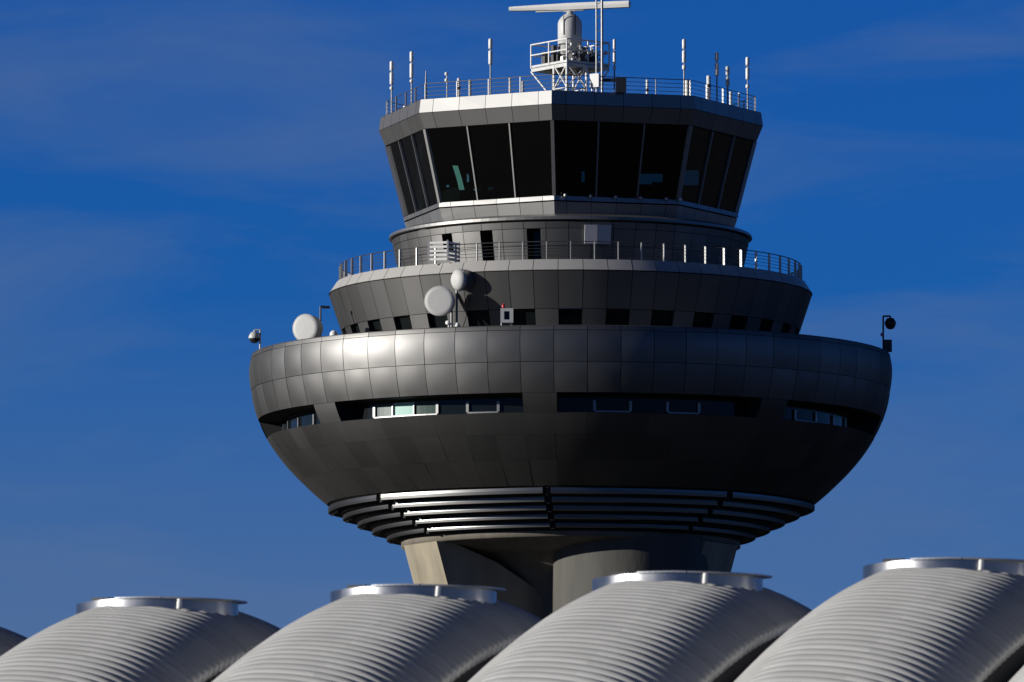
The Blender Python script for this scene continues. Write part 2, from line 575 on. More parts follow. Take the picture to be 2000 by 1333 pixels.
# ---- the inverted cone with the equipment floor
cone = Prof([(471, 579), (447, 650), (429, 706)], smooth=False)
b = MB()
WY0, WY1 = 649, 692
panel_row(b, cone, 579, WY0, GRID62, amp=0.006)
odd = [s for i, s in enumerate(GRID62) if i % 2 == 1]
even = [s for i, s in enumerate(GRID62) if i % 2 == 0]
panel_row(b, cone, WY0, 706, odd, amp=0.004)
panel_row(b, cone, WY1, 706, even, amp=0.0)
b.build('cone_wall', M['clad'], tower)
b = MB()
backing_row(b, cone, 579, WY0, FULL)
backing_row(b, cone, WY0, 706, odd)
b.build('cone_lining', M['backing'], tower)
for (a0, a1) in even:
    wm = MB()
    r0, z0 = cone.pt(WY0); r1, z1 = cone.pt(WY1)
    q = .32
    o_ = [pol(r0 - .02, a0, z0), pol(r0 - .02, a1, z0), pol(r1 - .02, a1, z1), pol(r1 - .02, a0, z1)]
    i_ = [pol(r0 - q, a0, z0), pol(r0 - q, a1, z0), pol(r1 - q, a1, z1), pol(r1 - q, a0, z1)]
    for k in range(4):
        wm.face([o_[k], o_[(k + 1) % 4], i_[(k + 1) % 4], i_[k]])
    wo_ = wm.build('window', M['backing'], tower)
    pm = MB()
    pm.face([p + pol(.01, (a0 + a1) / 2, 0) for p in i_])
    pm.build('pane', M['pane_dark'], wo_)
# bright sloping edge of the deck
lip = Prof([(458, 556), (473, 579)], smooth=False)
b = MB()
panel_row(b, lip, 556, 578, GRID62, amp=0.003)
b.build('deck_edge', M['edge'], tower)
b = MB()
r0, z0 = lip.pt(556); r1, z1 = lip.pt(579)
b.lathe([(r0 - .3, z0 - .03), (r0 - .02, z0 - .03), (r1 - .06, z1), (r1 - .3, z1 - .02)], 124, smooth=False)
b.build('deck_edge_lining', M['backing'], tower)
b = MB()
b.lathe([(r0 - .25, z0 - .02), (9.0, z0 - .02)], 124)
b.build('deck_floor', M['roofing'], tower)
DECKZ = z0 - .02

# ---- deck railing
rail_r = 450 * U
b = MB()
RH = 1.06
for h, rr_ in ((RH, .030), (RH * .8, .014), (RH * .62, .014), (RH * .44, .014), (RH * .26, .014)):
    n = 124
    rows = []
    for j in range(6):
        t = 2 * math.pi * j / 6
        rows.append([pol(rail_r + rr_ * math.cos(t), 360 * i / n, DECKZ + h + rr_ * math.sin(t)) for i in range(n)])
    rows.append(rows[0])
    b.grid(rows, True, close=True)
railing = b.build('deck_railing', M['rail'], tower)
for i in range(62):
    a = GRID62[i][0] + P62 / 2
    pm = MB()
    pm.box(pol(rail_r, a, DECKZ + RH / 2), pol(.075, a, 0), pol(.022, a + 90, 0), (0, 0, RH / 2))
    pm.build('railing_post', M['post'], railing)

# ---- drum between deck and cab
drum = Prof([(349, 472), (331, 560)], smooth=False)
b = MB()
DY = 560
openings = [(-43.5, 486, 518, 'window'), (-27.9, 484, DY, 'door'), (-11.8, 483, DY, 'door')]
ow = 3.9
cuts = []
spans62 = [(-180 + 7.2 * i - 0.6, -180 + 7.2 * (i + 1) - 0.6) for i in range(50)]


def cut(spans, holes):
    out = []
    for s0, s1 in spans:
        segs = [(s0, s1)]
        for h0, h1 in holes:
            ns = []
            for q0, q1 in segs:
                if h1 <= q0 or h0 >= q1:
                    ns.append((q0, q1))
                else:
                    if h0 > q0 + .3: ns.append((q0, h0))
                    if h1 < q1 - .3: ns.append((h1, q1))
            segs = ns
        out += segs
    return out


hd = [(c - ow / 2 - .2, c + ow / 2 + .2) for c, y0, y1, k in openings]
panel_row(b, drum, 472, 485, spans62, amp=0.001)
panel_row(b, drum, 485, 518, cut(spans62, hd), amp=0.005)
panel_row(b, drum, 518, DY, cut(spans62, hd[1:]), amp=0.005)
b.build('drum_wall', M['clad'], tower)
b = MB()
backing_row(b, drum, 472, 485, FULL)
backing_row(b, drum, 485, 518, cut(FULL, hd))
backing_row(b, drum, 518, DY, cut(FULL, hd[1:]))
b.build('drum_lining', M['backing'], tower)
for c, y0, y1, kind in openings:
    a0, a1 = c - ow / 2 - .2, c + ow / 2 + .2
    r0, z0 = drum.pt(485); r1, z1 = drum.pt(y1)
    wm = MB()
    q = .6
    o_ = [pol(r0 - .02, a0, z0), pol(r0 - .02, a1, z0), pol(r1 - .02, a1, z1), pol(r1 - .02, a0, z1)]
    i_ = [pol(r1 - q, a0, z0), pol(r1 - q, a1, z0), pol(r1 - q, a1, z1), pol(r1 - q, a0, z1)]
    for k in range(4):
        wm.face([o_[k], o_[(k + 1) % 4], i_[(k + 1) % 4], i_[k]])
    ro = wm.build('doorway' if kind == 'door' else 'window', M['backing'], tower)
    pm = MB()
    pm.face([p + pol(.01, c, 0) for p in i_])
    if kind == 'door':
        hm = z1 + 2.05
        m1 = pol(r1 - q, a0, hm); m2 = pol(r1 - q, a1, hm)
        pm.box((m1 + m2) / 2, (m2 - m1) / 2, pol(.04, c, 0), (0, 0, .05))
    pm.build('door_leaf' if kind == 'door' else 'pane', M['pane_dark'], ro)
    if kind == 'door':
        hmb = MB()
        hmb.tube(pol(r1 - q + .12, a1 - .8, z1 + .9), pol(r1 - q + .12, a1 - .8, z1 + 1.2), .02)
        hmb.build('handle', M['steel'], ro)
# drum roof and its thin bright lip
b = MB()
b.lathe([(336 * U, zy(457)), (354 * U, zy(463)), (355 * U, zy(468.5)), (351 * U, zy(470)), (345 * U, zy(470))], 124, smooth=False)
b.build('drum_roof_lip', M['sill'], tower)
b = MB()
b.lathe([(337 * U, zy(457.6)), (300 * U, zy(456.2))], 124)
b.build('drum_roof', M['roofing'], tower)
# pale cabinet on the drum wall
b = MB()
for (x0, x1) in ((1142, 1166), (1166.6, 1192)):
    xm = (x0 + x1) / 2
    az = math.degrees(math.asin((xm - 1115) / 349))
    r_ = 352 * U
    zc = zy((479 + 515) / 2)
    nr, nz = drum.normal(495)
    lean = Vector(pol(nz * -1, az, 0)) + Vector((0, 0, nr))
    b.box(pol(346 * U + .08, az, zc - .0), pol((x1 - x0) / 2 * U / math.cos(R(az)), az + 90, 0), pol(.09, az, 0), lean * (18 * U))
b.build('wall_cabinet', M['panel'], tower)

# ---- the cab


def ov(r, k, z):
    return pol(r * U, OCT0 + 45 * k, z)


def facet_pt(k, u, r, z):
    return ov(r, k, z).lerp(ov(r, k + 1, z), u)


def cab_band(name, m, r0, y0, r1, y1, cells, gap=0.03, back=0.06):
    mb = MB()
    bk = MB()
    z0, z1 = zy(y0), zy(y1)
    for k in range(8):
        nrm = pol(1, OCT0 + 45 * k + 22.5, 0)
        wid = (ov(r0, k + 1, z0) - ov(r0, k, z0)).length
        e = gap / 2 / wid
        ez = gap / 2
        for (u0, u1) in cells:
            ue0 = e if u0 > 0 else 0.0
            ue1 = e if u1 < 1 else 0.0
            j = [random.uniform(-.004, .004) for _ in range(4)]
            P = [facet_pt(k, u0 + ue0, r0, z0 - ez), facet_pt(k, u1 - ue1, r0, z0 - ez), facet_pt(k, u1 - ue1, r1, z1 + ez), facet_pt(k, u0 + ue0, r1, z1 + ez)]
            P = [p + nrm * d_ for p, d_ in zip(P, j)]
            mb.face(P, pv=random.random())
        bk.face([facet_pt(k, 0, r0, z0) - nrm * back, facet_pt(k, 1, r0, z0) - nrm * back, facet_pt(k, 1, r1, z1) - nrm * back, facet_pt(k, 0, r1, z1) - nrm * back])
    o = mb.build(name, m, tower)
    bk.build('band_lining', M['backing'], o)
    return o


cells6 = [(0, .1), (.1, .3), (.3, .5), (.5, .7), (.7, .9), (.9, 1)]
cab_band('cab_parapet', M['trim'], 374, 225, 377.5, 251.5, cells6)
cab_band('cab_fascia', M['trim'], 377.5, 251.5, 365, 281, cells6)
cells5 = [(0, .1), (.1, .3), (.3, .5), (.5, .7), (.7, .9), (.9, 1)]
cab_band('cab_base', M['base'], 327, 431, 318, 458, cells5)
WT, WB = 281, 420
RWT, RWB = 361, 324
# sill with its own small panels
cab_band('cab_sill', M['trim'], 328, 420, 329, 429.5, cells5)
ZP = zy(225)
ROOFZ = ZP - .12
b = MB()
for k in range(8):
    b.face([ov(374, k, ZP), ov(374, k + 1, ZP), ov(366, k + 1, ZP + .005), ov(366, k, ZP + .005)])
    b.face([ov(366, k, ZP + .005), ov(366, k + 1, ZP + .005), ov(366, k + 1, ROOFZ), ov(366, k, ROOFZ)])
    b.face([ov(366, k, ROOFZ), ov(366, k + 1, ROOFZ), (0, 0, ROOFZ)])
b.build('cab_roof', M['roofing'], tower)
b = MB()
zc = zy(282)
for k in range(8):
    b.face([ov(365, k, zc), ov(365, k + 1, zc), ov(340, k + 1, zc - .02), ov(340, k, zc - .02)])
    b.face([ov(341, k, zc - .01), ov(341, k + 1, zc - .01), (0, 0, zc - .01)])
    b.face([ov(328, k, zy(421)), ov(328, k + 1, zy(421)), (0, 0, zy(421))])
    b.face([ov(328, k, zy(419.5)), ov(328, k + 1, zy(419.5)), ov(300, k + 1, zy(419)), ov(300, k, zy(419))])
b.build('cab_interior', M['interior'], tower)
# panes and mullions
zt, zb = zy(WT), zy(WB)
for k in range(8):
    nrm = pol(1, OCT0 + 45 * k + 22.5, 0)
    for j in range(3):
        pm = MB()
        pm.face([facet_pt(k, j / 3, RWT, zt), facet_pt(k, j / 3, RWB, zb), facet_pt(k, (j + 1) / 3, RWB, zb), facet_pt(k, (j + 1) / 3, RWT, zt)])
        pm.build('cab_pane', M['glass'], tower)
    for j in (1, 2):
        p0 = facet_pt(k, j / 3, RWT, zt) + nrm * .05; p1 = facet_pt(k, j / 3, RWB, zb) + nrm * .05
        mm = MB()
        side = (ov(360, k + 1, 0) - ov(360, k, 0)).normalized()
        d_ = (p1 - p0)
        mm.box((p0 + p1) / 2, side * .042, d_.cross(side).normalized() * .07, d_ / 2)
        mm.build('mullion', M['frame'], tower)
    p0 = ov(RWT + 1, k, zt); p1 = ov(RWB + 1, k, zb)
    mm = MB()
    side = pol(1, OCT0 + 45 * k + 90, 0)
    d_ = (p1 - p0)
    mm.box((p0 + p1) / 2, side * .10, d_.cross(side).normalized() * .12, d_ / 2)
    mm.build('corner_mullion', M['frame'], tower)
# inside: desks, a core and blinds down over the far windows, with gaps that let the sky through
b = MB()
for k in range(8):
    for (rA, hA, rB, hB) in ((296, 0, 296, .95), (296, .95, 262, 1.0)):
        b.face([ov(rA, k, zb + hA), ov(rA, k + 1, zb + hA), ov(rB, k + 1, zb + hB), ov(rB, k, zb + hB)])
b.lathe([(3.2, zb - .4), (3.2, zb + 1.5)], 24)
b.build('console_desk', M['interior'], tower)
b = MB()
rb = 300 * U
holes = [(1137, 1143, 335, 378), (1249, 1276, 340, 388), (1276, 1298, 340, 356), (1334, 1368, 333, 362)]
for i in range(720):
    a0, a1 = 74 + i * .295, 74 + (i + 1) * .295
    am = (a0 + a1) / 2
    p = pol(rb, am, 0)
    px = 1115 + p.x / U
    hh = None
    if math.cos(R(am)) < -.2:
        for h in holes:
            if h[0] < px < h[1]:
                hh = h
    top, bot = zc - .02, zb - .4
    if hh is None:
        b.face([pol(rb, a0, top), pol(rb, a1, top), pol(rb, a1, bot), pol(rb, a0, bot)])
    else:
        h1 = at(px, hh[2], p.y).z; h0 = at(px, hh[3], p.y).z
        b.face([pol(rb, a0, top), pol(rb, a1, top), pol(rb, a1, h1), pol(rb, a0, h1)])
        b.face([pol(rb, a0, h0), pol(rb, a1, h0), pol(rb, a1, bot), pol(rb, a0, bot)])
b.build('window_blind', M['interior'], tower)
b = MB()
Yc = -6.2
for (p0, p1, hw) in (((889, 324), (897, 350), 5.0), ((897, 350), (902, 371), 5.0)):
    a_ = at(p0[0], p0[1], Yc); c_ = at(p1[0], p1[1], Yc)
    b.box((a_ + c_) / 2, (hw * U, 0, 0), (0, .05, 0), (c_ - a_) / 2)
b.build('glow_strip', M['screen'], tower)  # made-up glowing strip standing in for light behind the glass
b = MB()
for (x0, y0, x1, y1) in ((912, 340, 916, 356), (872, 362, 877, 366), (953, 366, 963, 371), (925, 370, 938, 372)):
    p = at((x0 + x1) / 2, (y0 + y1) / 2, -7.5)
    b.box(p, ((x1 - x0) / 2 * U, 0, 0), (0, .05, 0), (0, 0, (y1 - y0) / 2 * U))
b.build('console_monitor', M['screen_dim'], tower)
# little lamps along the shaded sill
for (px, py, bright) in ((1105, 386, 0), (1153, 390, 0), (1201, 393, 0), (1249, 395, 0), (1298, 397, 0), (1325, 399, 1)):
    x_ = (px - 1115)
    k = 0 if px < 1345 else 1
    u = (x_ - ov(329, 0, 0).x / U) / ((ov(329, 1, 0).x - ov(329, 0, 0).x) / U)
    p = facet_pt(0, u, 331, zy(424))
    b = MB()
    b.lathe_axis([(0, -.1), (.09, -.08), (.11, .0), (.07, .1), (0, .12)], p + Vector((0, -.12, .12)), (0.2, -1, 0.1), n=12)
    b.build('sill_lamp', M['white'] if bright else M['steel'], tower)

# ---- roof railing
b = MB()
RR = 362
HR = .96
for h, t in ((HR, .026), (HR * .75, .016), (HR * .5, .016), (HR * .25, .016)):
    for k in range(8):
        b.tube(ov(RR, k, ROOFZ + .12 + h), ov(RR, k + 1, ROOFZ + .12 + h), t, n=6)
rr = b.build('roof_railing', M['rail'], tower)
for k in range(8):
    for u in (0.0, .25, .5, .75):
        p = facet_pt(k, u, RR, ROOFZ)
        a = OCT0 + 45 * k + (22.5 if u else 0)
        pm = MB()
        pm.box(p + Vector((0, 0, (HR + .12) / 2)), pol(.05, a, 0), pol(.02, a + 90, 0), (0, 0, (HR + .12) / 2))
        pm.build('railing_post', M['post'], rr)


# ------------------------------------------------------------------ things on the cab roof
def oct_y(px, r):
    """depth (towards the camera) of the octagon of corner radius r (photo px) at photo column px"""
    x = (px - 1115) * U
    best = 0
    for k in range(-3, 4):
        a, c = ov(r, k, 0), ov(r, k + 1, 0)
        if a.x <= x <= c.x and a.y < 2 and c.y < 3:
            t = (x - a.x) / (c.x - a.x)
            best = min(best, a.y + (c.y - a.y) * t)
    return best


def antenna(px, ytop, kind, label, r=350, Y=None, secs=((0, 25), (28, 58)), rad=.115, m='white'):
    y = oct_y(px, r) if Y is None else Y
    top = at(px, ytop, y)
    base = Vector((top.x, y, ROOFZ))
    t = thing('aerial' if kind != 'wind' else 'wind_sensor', label, 'antenna' if kind != 'wind' else 'wind sensor', base, 'aerials on the cab roof' if kind != 'wind' else None)
    b = MB()
    if kind == 'pair':
        b.tube(base, (top.x, y, top.z - secs[-1][1] * U), .045, n=8)
        b.tube((top.x, y, top.z - secs[-1][1] * U), (top.x, y, top.z - .05), .03, n=8)
        b.lathe([(0.0, 0), (.14, 0), (.14, .06), (0, .06)], 12, c=tuple(base))
        b.build('mast', M['rail'], t)
        for (s0, s1) in secs:
            q = MB()
            z0, z1 = top.z - s1 * U, top.z - s0 * U
            q.lathe([(.0, z0), (rad * .8, z0), (rad, z0 + .05), (rad, z1 - .05), (rad * .7, z1), (0, z1)], 12, c=(top.x, y, 0))
            q.build('dipole', M[m], t)
    elif kind == 'stub':
        z0 = base.z
        b.lathe([(rad, z0), (rad, top.z - .03), (rad * .6, top.z), (0, top.z)], 12, c=(top.x, y, 0))
        b.build('tube', M[m], t)
        if secs:
            q = MB()
            zz = top.z - secs[0][1] * U
            q.lathe([(rad + .005, zz - .1), (rad + .02, zz - .08), (rad + .02, zz + .06), (rad + .005, zz + .08)], 12, c=(top.x, y, 0))
            q.build('collar', M['black'], t)
    elif kind == 'whip':
        b.tube(base, (top.x, y, base.z + (top.z - base.z) * .6), .09, .07, n=8)
        b.tube((top.x, y, base.z + (top.z - base.z) * .6), top, .06, .03, n=8)
        b.build('rod', M['rail'], t)
    elif kind == 'wind':
        b.tube(base, top, .035, n=8)
        b.build('mast', M['white_dim'], t)
        for dz in (.05, .42):
            q = MB()
            q.lathe_axis([(0, -.12), (.09, -.08), (.12, 0), (.09, .08), (0, .12)], (top.x - .03, y, top.z - dz), (0, 0, 1), n=12)
            q.build('cup', M['white'], t)
    return t


antenna(765, 120, 'pair', 'tall two-piece white aerial on the outer corner of the roof at the shaded end facet', secs=((0, 19), (22, 46), (50, 56)))
antenna(804, 101, 'pair', 'taller two-piece white aerial inside the sloping rail of the side facet', secs=((0, 20), (23, 52), (55, 61)))
antenna(832, 139, 'whip', 'dark slim tapered aerial standing at the corner where the bright parapet starts')
antenna(873, 143, 'wind', 'small pale weather sensor with two cups above the start of the bright parapet')
antenna(896, 153, 'stub', 'short white tube aerial with a black collar above the bright parapet', rad=.10, secs=((0, 20),))
antenna(918, 156, 'stub', 'short plain weathered tube aerial beside the black-collared one above the bright parapet', rad=.09, secs=None, m='white_dim')
antenna(958, 76, 'pair', 'tallest two-piece aerial on a dark mast above the middle of the bright parapet', secs=((0, 20), (23, 50)), rad=.12)
antenna(996, 152, 'stub', 'thin plain white tube aerial between the tallest bright-side aerial and the radar frame', rad=.07, secs=None)
antenna(1021, 159, 'stub', 'shortest stub aerial close to the raking brace of the radar frame', rad=.075, secs=None, m='white_dim')
antenna(1200, 77, 'pair', 'white two-piece aerial standing just behind the radar platform railing', secs=((0, 20), (23, 50), (53, 60)), Y=1.5, rad=.09)
antenna(1264, 156, 'stub', 'thin short tube aerial alone on the long shaded parapet', rad=.075, secs=((0, 20),))
antenna(1336, 77, 'pair', 'white two-piece aerial rising above the corner post of the shaded parapet', secs=((0, 19), (22, 46), (50, 59)), Y=oct_y(1336, 330))
antenna(1342, 157, 'stub', 'thick short white tube at the corner of the shaded parapet', rad=.13, secs=None)
antenna(1384, 148, 'stub', 'thick white tube aerial with a black collar outside the descending rail', rad=.125, secs=((0, 20),))
antenna(1400, 103, 'pair', 'pale tall two-piece aerial set back behind the descending rail', secs=((0, 17), (20, 46)), Y=1.0, m='white_dim')
antenna(1421, 130, 'pair', 'shorter grey two-piece aerial set back behind the descending rail', secs=((0, 18), (21, 40)), Y=1.0, m='white_dim')
antenna(1427, 179, 'stub', 'short plain white tube low on the descending rail', rad=.085, secs=None)
antenna(1460, 112, 'pair', 'white two-piece aerial at the far end corner of the descending rail', secs=((0, 18), (21, 44), (54, 61)), Y=-1.0)

# ---- radar on its lattice stand
YF = -77 * U
Fp = at(1107, 122, YF)
PZ = Fp.z
F0 = Vector((Fp.x, YF, 0))
eL = Vector((-70 * U, 92 * U, 0)); eR = Vector((83 * U, 63 * U, 0))
cs = [F0, F0 + eL, F0 + eL + eR, F0 + eR]
ctr = F0 + (eL + eR) / 2
stand = thing('radar_stand', 'white steel lattice stand with a railed platform on the cab roof', 'radar stand', (ctr.x, ctr.y, ROOFZ))
b = MB()
zf = Vector((0, 0, PZ))
b.box(ctr + zf, eL * .5, eR * .5, (0, 0, .03))
b.build('platform_floor', M['rail'], stand)
b = MB()
for i in range(4):
    p, q = cs[i] + zf, cs[(i + 1) % 4] + zf
    d_ = (q - p); nn = Vector((0, 0, 1)).cross(d_).normalized()
    b.box((p + q) / 2 + nn * -.03 + Vector((0, 0, -.03)), d_ / 2, nn * .03, (0, 0, .19))
b.build('edge_beam', M['white_dim'], stand)
b = MB()
hr = 1.42
for i in range(4):
    p, q = cs[i] + zf, cs[(i + 1) % 4] + zf
    for h in (hr, hr * .55):
        b.tube(p + Vector((0, 0, h)), q + Vector((0, 0, h)), .045, n=6)
    for t in (0, .5):
        m_ = p.lerp(q, t)
        b.tube(m_, m_ + Vector((0, 0, hr)), .05, n=6)
b.build('platform_railing', M['white'], stand)
# equipment clutter on the platform
b = MB()
for i in range(26):
    u, v = random.uniform(.12, .88), random.uniform(.15, .9)
    p = cs[0] + eL * u + eR * v + zf
    h = random.uniform(.25, 1.2)
    if random.random() < .5:
        b.tube(p, p + Vector((random.uniform(-.25, .25), random.uniform(-.25, .25), h)), .035, n=6)
        b.tube(p + Vector((-.2, 0, h * .8)), p + Vector((.25, .1, h * .7)), .03, n=6)
    else:
        b.abox(p + Vector((0, 0, h * .4)), random.uniform(.07, .2), random.uniform(.07, .15), h * .4, random.random() * 3)
b.build('platform_fittings', M['steel'], stand)
for (u, v, hx, h) in ((.12, .25, .22, .75), (.14, .5, .2, 1.05), (.12, .72, .25, .6), (.3, .85, .2, .95), (.45, .2, .25, .7), (.75, .12, .14, .9), (.5, .12, .1, 1.2)):
    p = cs[0] + eL * u + eR * v + zf
    b = MB()
    b.box(p + Vector((0, 0, h / 2 + .03)), eR.normalized() * hx, eL.normalized() * .16, (0, 0, h / 2))
    b.build('equipment_cabinet', M['cabinet'], stand)
for i in range(34):
    u, v = random.uniform(.0, .05), random.uniform(.05, .97)
    p = cs[0] + eL * u + eR * v + zf
    h = random.uniform(.15, 1.2)
    q = p + Vector((0, 0, h))
    b = MB()
    if i % 3:
        b.tube(q, q + eR * random.uniform(-.12, .12) + Vector((0, 0, random.uniform(-.3, .3))), .03, n=6)
    else:
        b.abox(q, .07, .06, .08, .6)
    b.build('cable_clamp', M['post'], stand)
b = MB()
lf = F0 + eL * .02 + eR * .02
lc = [F0 + eL * .0 + eR * .0, F0 + eL * .36, F0 + eL * .36 + eR * .46, F0 + eR * .46]
lz0, lz1 = Vector((0, 0, ROOFZ)), Vector((0, 0, PZ - .05))
for i in range(4):
    b.tube(lc[i] + lz0, lc[i] + lz1, .075, n=8)
    j = (i + 1) % 4
    mid = (PZ - ROOFZ)
    for (h0, h1) in ((.02, .5), (.5, .98)):
        za, zb_ = Vector((0, 0, ROOFZ + mid * h0)), Vector((0, 0, ROOFZ + mid * h1))
        b.tube(lc[i] + za, lc[j] + zb_, .04, n=6)
        b.tube(lc[j] + za, lc[i] + zb_, .04, n=6)
        b.tube(lc[i] + zb_, lc[j] + zb_, .035, n=6)
    b.tube(lc[i] + lz0 + Vector((0, 0, .35)), lc[j] + lz0 + Vector((0, 0, .35)), .06, n=6)
b.build('lattice_frame', M['white'], stand)
b = MB()
b.tube(cs[1] + Vector((0, 0, PZ - .2)), lc[1] + Vector((0, 0, ROOFZ + (PZ - ROOFZ) * .28)), .05, n=6)
b.tube(cs[3] + Vector((0, 0, PZ - .2)), lc[3] + Vector((0, 0, ROOFZ + (PZ - ROOFZ) * .28)), .05, n=6)
b.tube(cs[2] + Vector((0, 0, PZ - .2)), lc[2] + Vector((0, 0, ROOFZ + (PZ - ROOFZ) * .28)), .05, n=6)
b.build('raking_brace', M['white'], stand)

yc = ctr.y - .4
rt = at(1113, 22, yc)
rb_ = at(1113, 80, yc)
radar = thing('surface_radar', 'white rotating bar radar on a domed pedestal above the lattice stand', 'radar', (rt.x, yc, PZ + .04))
b = MB()
rc = (rt.x, yc, 0)
ZT = rt.z
b.lathe([(.42, PZ + .04), (.42, PZ + .5), (.72, PZ + .55), (.72, at(1113, 46, yc).z), (.66, at(1113, 40, yc).z), (.46, at(1113, 32, yc).z), (.2, at(1113, 27, yc).z), (.14, ZT), (0, ZT)], 32, c=rc)
b.build('pedestal', M['white_dim'], radar)
b = MB()
zb0 = at(1113, 62, yc).z
for a in (-30, 25, 150):
    b.box(pol(.735, a, zb0 + .35) + Vector(rc), pol(.03, a + 90, 0), pol(.02, a, 0), (0, 0, .62))
b.build('hatch_strip', M['black'], radar)
e0 = at(996, 18.5, yc + 38 * U); e1 = at(1230, 8.5, yc - 38 * U)
b = MB()
ax = (e1 - e0)
mid = (e0 + e1) / 2
dd = ax.normalized()
nn = Vector((0, 0, 1)).cross(dd).normalized()
for (f0, f1, h0, h1) in ((0, .06, .11, .13), (.06, .5, .13, .20), (.5, 1, .20, .19)):
    p0, p1 = e0 + ax * f0, e0 + ax * f1
    sec = lambda p, h: [p + nn * .2 + Vector((0, 0, h)), p - nn * .2 + Vector((0, 0, h)), p - nn * .26 + Vector((0, 0, 0)), p - nn * .2 - Vector((0, 0, h)), p + nn * .2 - Vector((0, 0, h))]
    b.grid([sec(p0, h0), sec(p1, h1)], False, close=True)
    if f0 == 0: b.face(sec(p0, h0))
    if f1 == 1: b.face(sec(p1, h1)[::-1])
b.build('antenna_bar', M['white'], radar)
b = MB()
for s in (-1, 1):
    b.tube(Vector((rt.x, yc, ZT - .05)), mid + dd * (.55 * s) - Vector((0, 0, .22)), .06, n=8)
b.box(mid - Vector((0, 0, .23)) - dd * .6, dd * 1.5, nn * .1, (0, 0, .035))
b.build('antenna_bracket', M['white_dim'], radar)

# ---- twin pole mast, its white box and the black camera housing
ym = YF - 1.2
mb_ = at(1176, 176, ym); mt = at(1176, -60, ym)
mast = thing('antenna_mast', 'slim grey twin-pole mast running up past the radar bar out of view', 'mast', (mb_.x, ym, ROOFZ))
b = MB()
b.tube((mb_.x, ym, ROOFZ), (mb_.x, ym, mt.z), .075, n=8)
x2 = at(1165, 100, ym + .8).x
b.tube((x2, ym + .8, ROOFZ), (x2, ym + .8, mt.z), .055, n=8)
b.build('pole', M['pole'], mast)
b = MB()
for yy in (150, 120, 90, 60, 30, 5):
    z_ = at(1176, yy, ym).z
    b.tube((mb_.x, ym, z_), (x2, ym + .8, z_), .025, n=6)
b.build('spacer', M['rail'], mast)
YO = oct_y(1170, 374) + .12
p = at(1163, 158, YO)
bxm = thing('junction_box', 'bright white equipment box at the foot of the twin-pole mast', 'box', (p.x, YO, ZP))
b = MB()
b.abox(p, 9.5 * U, .16, 13 * U, R(-28))
b.build('housing', M['white'], bxm)
b = MB()
for s in (-1, 1):
    b.tube((p.x + s * .2, YO + .05, ZP), (p.x + s * .2, YO + .05, p.z - .2), .04, n=6)
b.build('stand', M['steel'], bxm)
p = at(1213, 167, YO)
cm_ = thing('floodlight', 'black boxy floodlight on a sideways arm above the shaded parapet', 'floodlight', (p.x, p.y, ZP))
b = MB()
b.abox(p, 10 * U, .14, 14 * U)
b.build('housing', M['black'], cm_)
b = MB()
pa = at(1178, 157, YO)
b.box((pa + at(1206, 157, YO)) / 2, (15 * U, 0, 0), (0, .12, 0), (0, 0, 3.0 * U))
b.tube((p.x, p.y, ZP), (p.x, p.y, p.z - .3), .05, n=6)
b.build('arm', M['black'], cm_)

# ------------------------------------------------------------------ things on the bowl roof
BZ = rim_z - .24


def dish(c, d, rad, depth, label, dome=0.0, pole=None, m_face='radome'):
    d = Vector(d).normalized()
    t = thing('dish_antenna', label, 'dish antenna', c if pole is None else (pole[0], pole[1], BZ), 'dish antennas round the bowl roof')
    b = MB()
    b.lathe_axis([(rad * .99, 0), (rad * .97, .02 + dome * .3), (rad * .75, .03 + dome * .75), (rad * .4, .035 + dome * .95), (0, .04 + dome)], c, d, n=40)
    b.build('radome', M[m_face], t)
    b = MB()
    b.lathe_axis([(rad, .015), (rad * 1.03, .01), (rad * 1.03, -.05), (rad, -.06), (rad * .97, -depth), (rad * .6, -depth - .25), (.12, -depth - .42), (0, -depth - .42)], c, d, n=40)
    b.build('shroud', M['shroud'] if dome else M['white_dim'], t)
    if pole is not None:
        b = MB()
        back = Vector(c) - d * (depth + .3)
        b.tube((pole[0], pole[1], BZ), (pole[0], pole[1], pole[2]), .07, n=10)
        b.tube(back, (pole[0], pole[1], back.z), .06, n=8)
        b.tube(back + Vector((0, 0, -.5)), (pole[0], pole[1], back.z - .5), .04, n=8)
        b.build('mount', M['rail'], t)
        b = MB()
        q0 = back + Vector((0, 0, -.25)); q3 = Vector((pole[0] + .1, pole[1], BZ + .02))
        pts = []
        for i in range(9):
            f = i / 8
            pts.append(q0.lerp(q3, f) + Vector((.12 * math.sin(math.pi * f), -.05, -.35 * math.sin(math.pi * f) * (1 - f))))
        b.path(pts, .022, 5)
        b.build('cable', M['black'], t)
    return t


YA = -428 * U
cA = at(858, 588, YA - .5)
pA = at(882, 600, YA + .6)
dish(cA, pol(1, -12, .02), 28 * U, .5, 'large flat white dish antenna facing out in front of the cone wall', pole=(pA.x, pA.y, cA.z + .6))
cB = at(897, 547, YA - .1)
pB = at(892, 560, YA + .7)
dish(cB, pol(1, -50, -.05), 20.5 * U, .55, 'smaller domed grey dish turned sideways above the flat white dish', dome=.30, pole=(pB.x, pB.y, cB.z + .2), m_face='radome')
YC = -250 * U
cC = at(596, 641, YC)
pC = at(625, 641, YC + 1.3)
dish(cC, pol(1, -26, .0), 26.5 * U, .75, 'white drum dish standing alone on the bowl rim against the sky', pole=(pC.x, pC.y, cC.z))
p = at(652, 656, -300 * U)
t = thing('small_radome', 'small white dome on the bowl rim just below the cone wall edge', 'radome', (p.x, p.y, BZ))
b = MB()
b.lathe([(.26, BZ), (.26, p.z - .05), (.22, p.z + .18), (.12, p.z + .29), (0, p.z + .32)], 20, c=(p.x, p.y, 0))
b.build('dome', M['white'], t)
b = MB()
